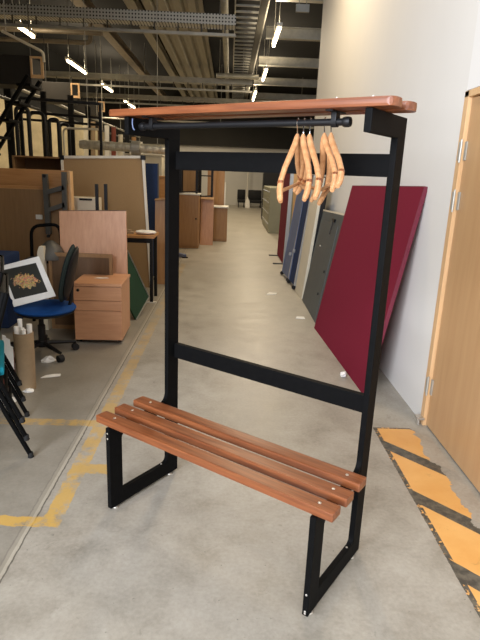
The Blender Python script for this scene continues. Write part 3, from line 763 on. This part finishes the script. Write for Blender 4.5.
b = bx(-1.20, -1.09, 6.2, 6.3, .786, .815, .006); box(b, -1.19, -1.12, 6.22, 6.28, .8152, .835, .004)
solo('small_parcel', b, 'card', 'small brown parcel on the oak topped table beside the white bag', 'parcel')
# navy screen, narrow wood panel behind the left post
t = thing('navy_screen', 'navy cloth screen standing to the right of the tan pinboard', 'partition', (-1.07, 7.65, 0))
obj('panel', bx(-1.16, -.995, 7.62, 7.66, .03, 1.595, .004), 'navy', t, True); obj('edge_strip', bx(-.994, -.98, 7.615, 7.665, .03, 1.6, .002), 'gunmetal', t, True)
for x in (-1.12, -1.02): obj('foot', bx(x - .02, x + .02, 7.5, 7.78, 0, .029, .005), 'plastic', t, True)
t = thing('wood_panel', 'narrow upright oak board close behind the left post of the bench', 'panel', (-.9, 7.2, 0))
obj('board', prism(bmesh.new(), [(-.985, 7.22, 0), (-.80, 7.22, 0), (-.80, 7.30, 1.16), (-.985, 7.30, 1.14)], (0, .022, 0), .002), 'oakv', t, True)
obj('edge_strip', prism(bmesh.new(), [(-.985, 7.2135, 1.125), (-.80, 7.2135, 1.145), (-.80, 7.3, 1.162), (-.985, 7.3, 1.142)], (0, .022, 0)), 'brown', t, True)
# cabinets along the aisle
def cupboard(name, label, x0, x1, y0, y1, h, m, topm, key=True, cat='cabinet'):
    t = thing(name, label, cat, ((x0 + x1) / 2, (y0 + y1) / 2, 0))
    obj('body', bx(x0, x1, y0 + .02, y1, .0, h - .03, .004), m, t, True)
    mid = (x0 + x1) / 2
    d = obj('door', bx(x0 + .003, x1 - .003, y0, y0 + .019, .05, h - .035, .003), m, t, True)
    obj('top', bx(x0 - .02, x1 + .02, y0 - .02, y1 + .01, h - .028, h, .004), topm, t, True, label='pale worktop')
    if key: obj('knob', lathe(bmesh.new(), [(.014, 0), (.018, -.015), (.01, -.022)], 12, (x1 - .05, y0, h * .55), 'Y'), 'plastic', d, True)
    return t
cupboard('storage_cupboard', 'oak cupboard with pale top seen through the bench frame, nearest of the aisle cabinets', -1.10, -.605, 10.9, 11.4, 1.09, 'oakv', 'white')
t = thing('beech_board', 'plain pinkish board standing between the two aisle cabinets', 'panel', (-.46, 11.5, 0))
obj('board', prism(bmesh.new(), [(-.60, 11.5, 0), (-.325, 11.5, 0), (-.325, 11.62, 1.0), (-.60, 11.62, 1.0)], (0, .03, 0), .003), 'beech', t, True)
obj('edge_strip', prism(bmesh.new(), [(-.6, 11.497, .96), (-.325, 11.497, .96), (-.325, 11.617, 1.003), (-.6, 11.617, 1.003)], (0, .03, 0)), 'brown', t, True)
cupboard('low_cupboard', 'low oak cupboard with white top further along the aisle', -.36, -.03, 12.2, 12.75, .78, 'oakv', 'white', False)
t = thing('tall_board', 'tall oak board standing behind the low cupboard', 'panel', (-.24, 12.95, 0))
obj('board', bx(-.52, -.12, 12.93, 12.96, 0, 1.62, .003), 'oakv', t, True); obj('edge_strip', bx(-.119, -.09, 12.92, 12.97, 0, 1.3, .003), 'white', t, True)
# dark table frames standing on the pinkish board / cupboard
def frame(label, x0, x1, y0, y1, z0, z1):
    t = thing('steel_trestle', label, 'table frame', ((x0 + x1) / 2, (y0 + y1) / 2, z0))
    for x in (x0, x1):
        for y in (y0, y1): obj('leg', tb([(x, y, z0), (x, y, z1)], .02, square=True), 'plastic', t, True)
    for z in (z0 + .02,):
        obj('rim', tb([(x0, y0, z), (x1, y0, z), (x1, y1, z), (x0, y1, z)], .018, square=True, closed=True), 'plastic', t, True)
    obj('rail', tb([(x0, y0, z0 + .45), (x1, y0, z0 + .45)], .012, square=True), 'plastic', t, True)
frame('dark steel table frame upside down behind the nearest aisle cabinet', -.98, -.66, 11.0, 11.35, 1.091, 1.75)
cupboard('cabinet_behind', 'plain brown cabinet carrying a dark table frame behind the pinkish board', -.66, -.36, 11.72, 12.15, .985, 'darkwood', 'darkwood', False)
frame('dark steel table frame upside down on the cabinet behind the pinkish board', -.64, -.38, 11.76, 12.1, .986, 1.8)
cupboard('tall_cupboard', 'tall dark oak cupboard in shade behind the nearest aisle cabinet', -1.35, -.70, 12.6, 13.1, 1.66, 'brown', 'brown', False)
# pale grey table foot on the floor by the left post
pf = at_z(188, 258)
t = thing('swivel_stand', 'grey steel table leg with splayed foot on the floor behind the left post', 'table leg', (pf.x - .1, pf.y + .05, 0))
obj('foot', tb([(pf.x - .42, pf.y + .3, .06), (pf.x - .05, pf.y, .035)], .028, square=True), 'bluegrey', t, True); obj('glide', bx(pf.x - .1, pf.x + .0, pf.y - .03, pf.y + .03, 0, .02, .004), 'plastic', t, True)
obj('column', tb([(pf.x - .30, pf.y + .22, .0), (pf.x - .30, pf.y + .22, .68)], .03, square=True), 'bluegrey', t, True)
# cream cupboards further back
cupboard('cream_cupboard', 'cream cupboard far back above the tan pinboard, left of the bench post', -2.3, -1.5, 12.2, 12.7, 1.84, 'cream', 'cream', False)
cupboard('oak_cupboard', 'oak cupboard in shade beside the cream cupboard behind the bench post', -1.49, -1.02, 9.2, 9.7, 1.42, 'oak', 'oak', False)

# things round the overturned desk foot
t = thing('tube_chair', 'dark bent-tube chair frame standing before the overturned desk', 'chair', (-1.78, 5.2, 0))
pl, pt_, pr = at_y(30, 258, 5.2), at_y(31, 226, 5.2), at_y(60, 224, 5.2)
obj('frame', tb(bend([(pl.x, 5.2, 0), (pt_.x, 5.2, pt_.z), (pr.x, 5.2, pr.z), (pr.x, 5.2, 0)], .09), .016, 10), 'black', t, True, smooth=True)
obj('seat', bx(pl.x + .02, pr.x - .02, 5.0, 5.19, .62, .66, .01), 'plastic', t, True)
p = at_y(52, 240, 5.1); b = bmesh.new(); lathe(b, [(.001, .66), (.13, .661), (.13, .70), (.09, .78), (.03, .83), (.001, .835)], 20, (p.x, 5.05, 0))
solo('grey_dome', b, 'gunmetal', 'grey dome shaped lamp standing on the tube chair', 'lamp', smooth=True)
p = at_y(42, 249, 4.95); b = prism(bmesh.new(), [(p.x - .05, 4.9, 0), (p.x + .035, 4.9, 0), (p.x + .03, 4.9, p.z + .03), (p.x - .01, 4.9, p.z + .03), (p.x - .03, 4.9, p.z - .02)], (0, .06, 0), .004)
solo('beige_holder', b, 'cream', 'small beige box standing behind the picture beside the dark chair frame', 'box')
p = at_y(3, 255, 5.0); b = bx(p.x - .3, p.x + .04, 4.9, 5.3, 0, p.z + .0, .02); solo('cloth_stool', b, 'navy', 'dark blue cloth stool standing at the left edge before the overturned desk', 'stool')

# ------------------------------------------------------------------ left hall clutter
for k, (p0, p1, tp_) in enumerate(((15.5, 27, 107), (28.5, 43, 112), (49, 57.5, 119), (59.5, 68, 124))):
    y = 9.0 + .65 * k; q0, q1 = at_y(p0, tp_, y), at_y(p1, tp_, y)
    b = tb(bend([(q0.x, y, 0), (q0.x, y, q0.z), (q1.x, y + .04, q0.z), (q1.x, y + .04, 0)], .12, 7), .032, 10)
    solo('hoop_rail', b, 'plastic', ['black steel hoop standing upright, nearest of the row behind the overturned desk', 'second black steel hoop of the row behind the overturned desk', 'third black steel hoop of the row behind the overturned desk', 'furthest black steel hoop of the row behind the overturned desk'][k], 'hoop', 'black steel hoops', True)
for k, (px, y, wd_, lb) in enumerate(((9, 10.4, .12, 'dark steel column at the left edge beside the slanting ladder'), (44, 11.6, .10, 'dark steel column standing between the black hoops'), (71, 12.0, .11, 'dark steel column just left of the stored boards'), (88, 14.0, .12, 'dark steel column furthest back along the left side, behind the boards'))):
    p = at_y(px, 120, y); solo('steel_column', bx(p.x - wd_ / 2, p.x + wd_ / 2, y, y + .06, 0, 2.95), 'dark', lb, 'column', 'dark steel columns')
for k, (py, y) in enumerate(((98, 9.3), (112, 10.9), (119, 11.4))):
    p0, p1 = at_y(20, py, y), at_y(100, py + 6, y + .1)
    t = thing('rack_beam', ['upper thin dark beam crossing the black hoops', 'middle thin dark beam crossing behind the black hoops', 'lower thin dark beam crossing behind the black hoops'][k], 'beam', tuple(p0)); obj('beam', tb([p0, p1], .022, square=True), 'plastic', t, True)
    for e in (p0, p1): obj('upright', tb([(e.x, e.y, 0), e], .02, square=True), 'plastic', t, True)
bc_ = ['cream', 'card', 'darkwood', 'white', 'red2', 'cream', 'plastic', 'oakv', 'white']
bn_ = ['cream', 'tan', 'dark brown', 'white', 'rust red', 'yellow-cream', 'black', 'oak', 'off-white']
for k, m_ in enumerate(bc_):
    x = -3.35 + .145 * k; hgt = 2.58 - .05 * k + random.uniform(-.06, .06)
    b = prism(bmesh.new(), [(x, 12.6 + .05 * k, 0), (x + .1, 12.6 + .05 * k, 0), (x + .1, 12.9 + .05 * k, hgt), (x, 12.9 + .05 * k, hgt)], (0, .04, 0), .003)
    solo('stored_board', b, m_, '%s narrow board stored upright behind the tan pinboard' % bn_[k], 'board', 'narrow boards stored upright')
# foil duct with its flexible end
dl, dr_ = at_y(80, 144, 10), at_y(166, 150, 10)
t = thing('foil_duct', 'silver foil air duct running across above the tan pinboard', 'duct', ((dl.x + dr_.x) / 2, 10, 0))
path = [dl.lerp(dr_, k / 24) for k in range(25)]
obj('hose', tb(path, [.075 + .006 * (k % 2) for k in range(25)], 14), 'foil', t, True)
obj('collar', tb([dl.lerp(dr_, .60), dl.lerp(dr_, .70)], .12, 16), 'galv', t, True, label='wider steel collar')
for f_ in (.1, .9):
    p = dl.lerp(dr_, f_); obj('suspension_rod', tb([(p.x, p.y, p.z + .08), (p.x, p.y, 4.6 if p.x > -1.8 else 5.2)], .006, 6), 'galv', t, True)
b = tb(bend([(-2.9, 9.8, 0), (-2.9, 9.8, 2.15), (-2.3, 9.8, 2.15)], .1), .018, 8); solo('white_pipe', b, 'cream', 'thin pale pipe bent over beside the silver foil duct', 'pipe', smooth=True)
# big diagonal stair-like cable ladder
A, B = at_y(-4, 128, 7.5), at_y(24, 82, 7.5)
t = thing('steel_ladder', 'dark steel ladder slanting up at the left edge', 'ladder', (A.x, 7.5, 0))
dirn = (B - A).normalized(); A = A - dirn * (A.z / dirn.z); B = B + dirn * .1
for dy in (0, .45): obj('stringer', tb([A + Vector((0, dy, 0)), B + Vector((0, dy, 0))], .032, square=True, rx=.018), 'black', t, True)
for k in range(12):
    p = A.lerp(B, (k + .5) / 12); obj('rung', bx(p.x - .09, p.x + .09, 7.52, 7.93, p.z - .015, p.z + .015), 'black', t, True)
# suspended heaters
for k, (px, py, y) in enumerate(((38, 68, 9.0), (76, 91, 13.0), (102, 107, 18.0))):
    p = at_y(px, py, y); loc = (p.x - .09, y, p.z - .15)
    lb = ['nearest brown boxed heater hanging under the ceiling at upper left', 'middle brown boxed heater hanging under the ceiling at left', 'furthest brown boxed heater hanging under the ceiling at left'][k]
    if k == 0:
        hb = thing('unit_heater', lb, 'heater', loc, 0, 'brown heaters under the ceiling')
        obj('casing', bx(-.8, -.02, 0, .5, -.1, .32, .01), 'heater', hb)
        fr = bmesh.new()
        for a_ in ((-.02, .18, .28, .31), (-.02, .18, 0, .05), (-.02, .01, .05, .28), (.14, .18, .05, .28)): box(fr, a_[0], a_[1], -.03, -.001, a_[2], a_[3], .004)
        obj('grille_frame', fr, 'jamb', hb, label='pale yellow frame')
        for x in (-.65, -.1): obj('suspension_rod', tb([(x, .25, .31), (x, .25, 5.19 - loc[2])], .008, 6), 'gunmetal', hb)
        hz0 = loc[2]
    else:
        r_ = dup(hb, loc, 0, lb)
        for c_ in r_.children:
            if c_.name.startswith('suspension_rod'): c_.scale = (1, 1, 1)

# ------------------------------------------------------------------ ceiling services
ZC = 5.2
def rods(t, pts, z0):
    for x, y in pts: obj('suspension_rod', tb([(x, y, z0), (x, y, ZC)], .008, 6), 'galv', t, True)
# ribbed deck band running along the hall
for k in range(4):
    x0 = -1.80 + .29 * k
    b = bmesh.new()
    prism(b, [(x0, 8.5, 4.62), (x0 + .16, 8.5, 4.60), (x0 + .20, 8.5, 4.70), (x0 + .28, 8.5, 4.72), (x0 + .28, 8.5, 4.76), (x0, 8.5, 4.76)], (0, 18, 0))
    o = solo('deck_rib', b, 'deck', ['left-most wide ribbed steel deck strip under the ceiling', 'second wide ribbed steel deck strip from the left under the ceiling', 'third wide ribbed steel deck strip from the left under the ceiling', 'right-most wide ribbed steel deck strip next to the round pipe'][k], 'deck strip', 'ribbed deck strips')
def beam(name, label, x, w, z, h, m, y0=8.5, y1=26.5, cat='beam'):
    t = thing(name, label, cat, (x, y0, z))
    b = bmesh.new(); box(b, x - w / 2, x + w / 2, y0, y1, z, z + .015); box(b, x - w / 2, x + w / 2, y0, y1, z + h - .015, z + h); box(b, x - .01, x + .01, y0, y1, z + .014, z + h - .014)
    obj('joist', b, m, t, True); rods(t, [(x, y0 + 2), (x, y0 + 9), (x, y1 - 2)], z + h - .01)
beam('steel_joist', 'brown steel joist running along the left of the ribbed deck', -2.04, .20, 4.6, .18, 'deck')
beam('steel_joist', 'brown steel joist at left between the strip lights and the ribbed deck', -3.07, .22, 4.6, .2, 'rust')
# cable trays crossing the hall
def tray(label, y, z, x0, x1, h=.17, low=.19, m='perf'):
    t = thing('cable_tray', label, 'cable tray', ((x0 + x1) / 2, y, z - low))
    obj('tray', bx(x0, x1, y, y + .32, z, z + .012), m, t, True); obj('side_rail', bx(x0, x1, y - .012, y - .001, z - .01, z + h, .0), m, t, True); obj('side_rail', bx(x0, x1, y + .321, y + .333, z - .01, z + h), m, t, True)
    ch = bmesh.new(); box(ch, x0, x1, y + .02, y + .10, z - low, z - low + .05); obj('channel', ch, 'galv', t, True, label='plain steel channel')
    n = int((x1 - x0) / .42)
    for k in range(n):
        x = x0 + .2 + k * (x1 - x0 - .4) / (n - 1); obj('hanger_strap', bx(x - .012, x + .012, y + .04, y + .06, z - low + .05, z), 'gunmetal', t, True)
    rods(t, [(x0 + .4, y + .16), ((x0 + x1) / 2, y + .16), (x1 - .3, y + .16)], z + .01)
tray('perforated steel cable tray crossing the top of the view, nearest to the bench', 10.9, 4.14, -6.0, .02)
tray('second perforated cable tray crossing further back above the shelf', 17.6, 4.14, -6.0, .6, .14, .22, 'galv')
tray('third cable tray crossing far back under the dark ceiling', 22.2, 4.16, -6.0, 3.0, .14, .2, 'galv')
def pipe(label, pts, r, m, rad=.12, rodpts=None, name='pipe'):
    t = thing(name, label, 'pipe', tuple(pts[0]))
    obj('run', tb(bend(pts, rad), r, 10), m, t, True, smooth=True)
    for p in rodpts or (): obj('suspension_rod', tb([(p[0], p[1], p[2] + r * .6), (p[0], p[1], ZC)], .007, 6), 'galv', t, True)
    return t
pipe('upper brown conduit running level at upper left behind the cable tray', [(-6, 13.0, 4.36), (-2.9, 13.0, 4.36)], .05, 'rust', rodpts=[(-5, 13, 4.36), (-3.2, 13, 4.36)], name='conduit')
pipe('lower brown conduit turning up at its right end at upper left', [(-6, 13.5, 4.26), (-3.28, 13.5, 4.26), (-3.28, 13.5, 5.2)], .05, 'rust', rodpts=[(-5, 13.5, 4.26)], name='conduit')
pipe('grey pipe running along the hall between ribbed deck and cable ladder', [(-.20, 10.56, 4.5), (-.20, 26.5, 4.5)], .07, 'galv', rodpts=[(-.2, 13, 4.5), (-.2, 20, 4.5)], name='services_pipe')
pipe('short grey pipe crossing under the cable ladder', [(-.5, 16.9, 4.25), (.75, 16.9, 4.25)], .07, 'galv', rodpts=[(-.4, 16.9, 4.25), (.68, 16.9, 4.25)], name='services_pipe')
pipe('foil wrapped pipe crossing at the very top beside the cable ladder', [(-.60, 10.35, 4.55), (-.06, 10.35, 4.55)], .13, 'foil', rodpts=[(-.5, 10.35, 4.55)], name='services_pipe')
pipe('thin pale pipe crossing low at the far end under the dark bulkhead', [(-5.9, 20.5, 3.27), (3.5, 20.5, 3.22)], .035, 'galv', rodpts=[(-3.7, 20.5, 3.26), (-.4, 20.5, 3.245), (3, 20.5, 3.22)], name='services_pipe')
pipe('thin dark pipe sloping along the left hall under the heaters', [(-4.2, 8.0, 2.95), (-4.2, 26, 2.95)], .03, 'galv', rodpts=[(-4.2, 8.4, 2.95), (-4.2, 17.8, 2.95), (-4.2, 21.5, 2.95)], name='services_pipe')
pipe('thin dark pipe running under the other along the left hall', [(-3.9, 8.0, 2.6), (-3.9, 26, 2.6)], .025, 'gunmetal', rodpts=[(-3.9, 8.4, 2.6), (-3.9, 17.2, 2.6), (-3.9, 24, 2.6)], name='services_pipe')
pipe('bent pale conduit dropping beside the nearest heater', [at_y(2, 31, 8.8), at_y(43, 52, 8.8), at_y(44, 62, 8.8)], .022, 'cream', .05, rodpts=[tuple(at_y(6, 33, 8.8))], name='conduit')
# cable ladder running along the hall
t = thing('cable_ladder', 'long steel cable ladder with many rungs running along the hall beside the strip lights', 'cable ladder', (.3, 9, 4.5))
for x in (.0, .60): obj('side_rail', bx(x - .012, x + .012, 9.0, 26.5, 4.48, 4.56), 'galv', t, True)
for k in range(44): obj('rung', bx(.012, .588, 9.1 + k * .39, 9.15 + k * .39, 4.50, 4.53), 'galv', t, True)
rods(t, [(.0, 11), (.6, 11), (.0, 19), (.6, 19)], 4.55)
b = bx(.44, .56, 9, 26.5, 4.36, 4.375); box(b, .44, .445, 9, 26.5, 4.376, 4.43)
t = thing('flat_trunking', 'flat grey trunking hung along the underside of the cable ladder', 'trunking', (.5, 9, 4.36)); obj('trunking', b, 'gunmetal', t, True); rods(t, [(.5, 12.02), (.5, 20.02)], 4.37)
# cross joists on the right
for k, y in enumerate((10.6, 13.4, 16.6, 20.0, 23.6)):
    b = bmesh.new(); box(b, .72, 7.7, y, y + .16, 4.52, 4.54); box(b, .72, 7.7, y + .07, y + .09, 4.54, 4.74); box(b, .72, 7.7, y, y + .16, 4.74, 4.76)
    t = thing('cross_joist', ['first pale cross joist right of the cable ladder, at the top of the view', 'second pale cross joist right of the cable ladder', 'third pale cross joist right of the cable ladder', 'fourth pale cross joist, well back in the hall', 'last pale cross joist, far back in the hall'][k], 'joist', (.72, y, 4.52), 0, 'pale cross joists')
    obj('joist', b, 'galv', t, True); rods(t, [(1.0, y + .08), (4, y + .08), (7, y + .08)], 4.75)
# strip lights
def strip(lb, x, y, ln):
    t = thing('strip_light', lb, 'strip light', (x, y, 4.1), 0, 'strip lights under the ceiling')
    obj('housing', bx(-.05, .05, 0, ln, .06, .12, .005), 'white', t)
    obj('tube', tb([(0, .05, .028), (0, ln - .05, .028)], .030, 12), 'tube', t, smooth=True, label='lit fluorescent tube')
    for y_ in (.15, ln - .15): obj('suspension_rod', tb([(0, y_, .118), (0, y_, 1.099)], .006, 6), 'galv', t)
    return t
ls = [(-4.25, 11.7, .9, 'short strip light glowing at the upper left corner'), (-4.25, 14.95, 1.9, 'bright strip light at left in front of the brown heaters'), (-4.25, 18.7, 1.7, 'third strip light of the left row'), (-4.3, 22.9, 2.4, 'far strip light of the left row just above the shelf end'),
      (.83, 10.9, 1.5, 'nearest strip light of the right row beside the cable ladder'), (.86, 15.0, 1.7, 'middle strip light of the right row beside the cable ladder'), (.76, 18.9, 2.2, 'far strip light of the right row just above the shelf')]
for x, y, ln, lb in ls: strip(lb, x, y, ln)
b = bx(1.05, 1.28, 10.3, 10.35, 4.25, 4.37); t = thing('sign_box', 'small pale box hanging beside the nearest right strip light', 'box', (1.16, 10.3, 4.25)); obj('box', b, 'galv', t, True); rods(t, [(1.1, 10.325), (1.23, 10.325)], 4.36)

# ------------------------------------------------------------------ light
def area(name, loc, rot, sx, sy, power, rgb):
    ld = bpy.data.lights.new(name, 'AREA'); ld.shape = 'RECTANGLE'; ld.size = sx; ld.size_y = sy; ld.energy = power; ld.color = lin(rgb)[:3]
    o = bpy.data.objects.new(name, ld); C.objects.link(o); o.location = loc; o.rotation_euler = rot; return o
warm = (255, 234, 200)
for x, y, ln, lb in ls: area('strip_glow', (x, y + ln / 2, 4.08), (0, 0, 0), .12, ln, 115 if x > 0 else 62, warm)
for x, y, ln, lb in ls: area('strip_uplight', (x, y + ln / 2, 4.235), (math.pi, 0, 0), .1, ln, 34, warm)
area('strip_glow', (.3, 6.2, 4.4), (0, 0, 0), .12, 1.6, 75, (255, 230, 190)); area('strip_glow', (-.9, 24, 4.08), (0, 0, 0), .12, 1.6, 60, warm)
for x, y, p_ in ((.35, 2.2, 24), (.35, -.8, 26)):
    a_ = area('strip_glow', (x, y, 4.4), (0, 0, 0), .5, 1.6, p_, (255, 247, 238)); a_.data.spread = R(130)
dl_ = area('daylight_opening', (-2.6, -2.6, 2.7), (0, 0, 0), 3.4, 3.2, 420, (238, 243, 255)); dl_.data.spread = R(125)
dl_.rotation_euler = (Vector((1.3, 3.6, 1.5)) - dl_.location).to_track_quat('-Z', 'Y').to_euler()
wd = bpy.data.worlds.new('world'); sc.world = wd; wd.use_nodes = True
bg = wd.node_tree.nodes['Background']; bg.inputs[0].default_value = lin((214, 226, 246)); bg.inputs[1].default_value = .25
sc.view_settings.view_transform = 'Standard'; sc.view_settings.look = 'None'; sc.view_settings.gamma = 1; sc.view_settings.exposure = 0.0
sc.view_settings.use_curve_mapping = False
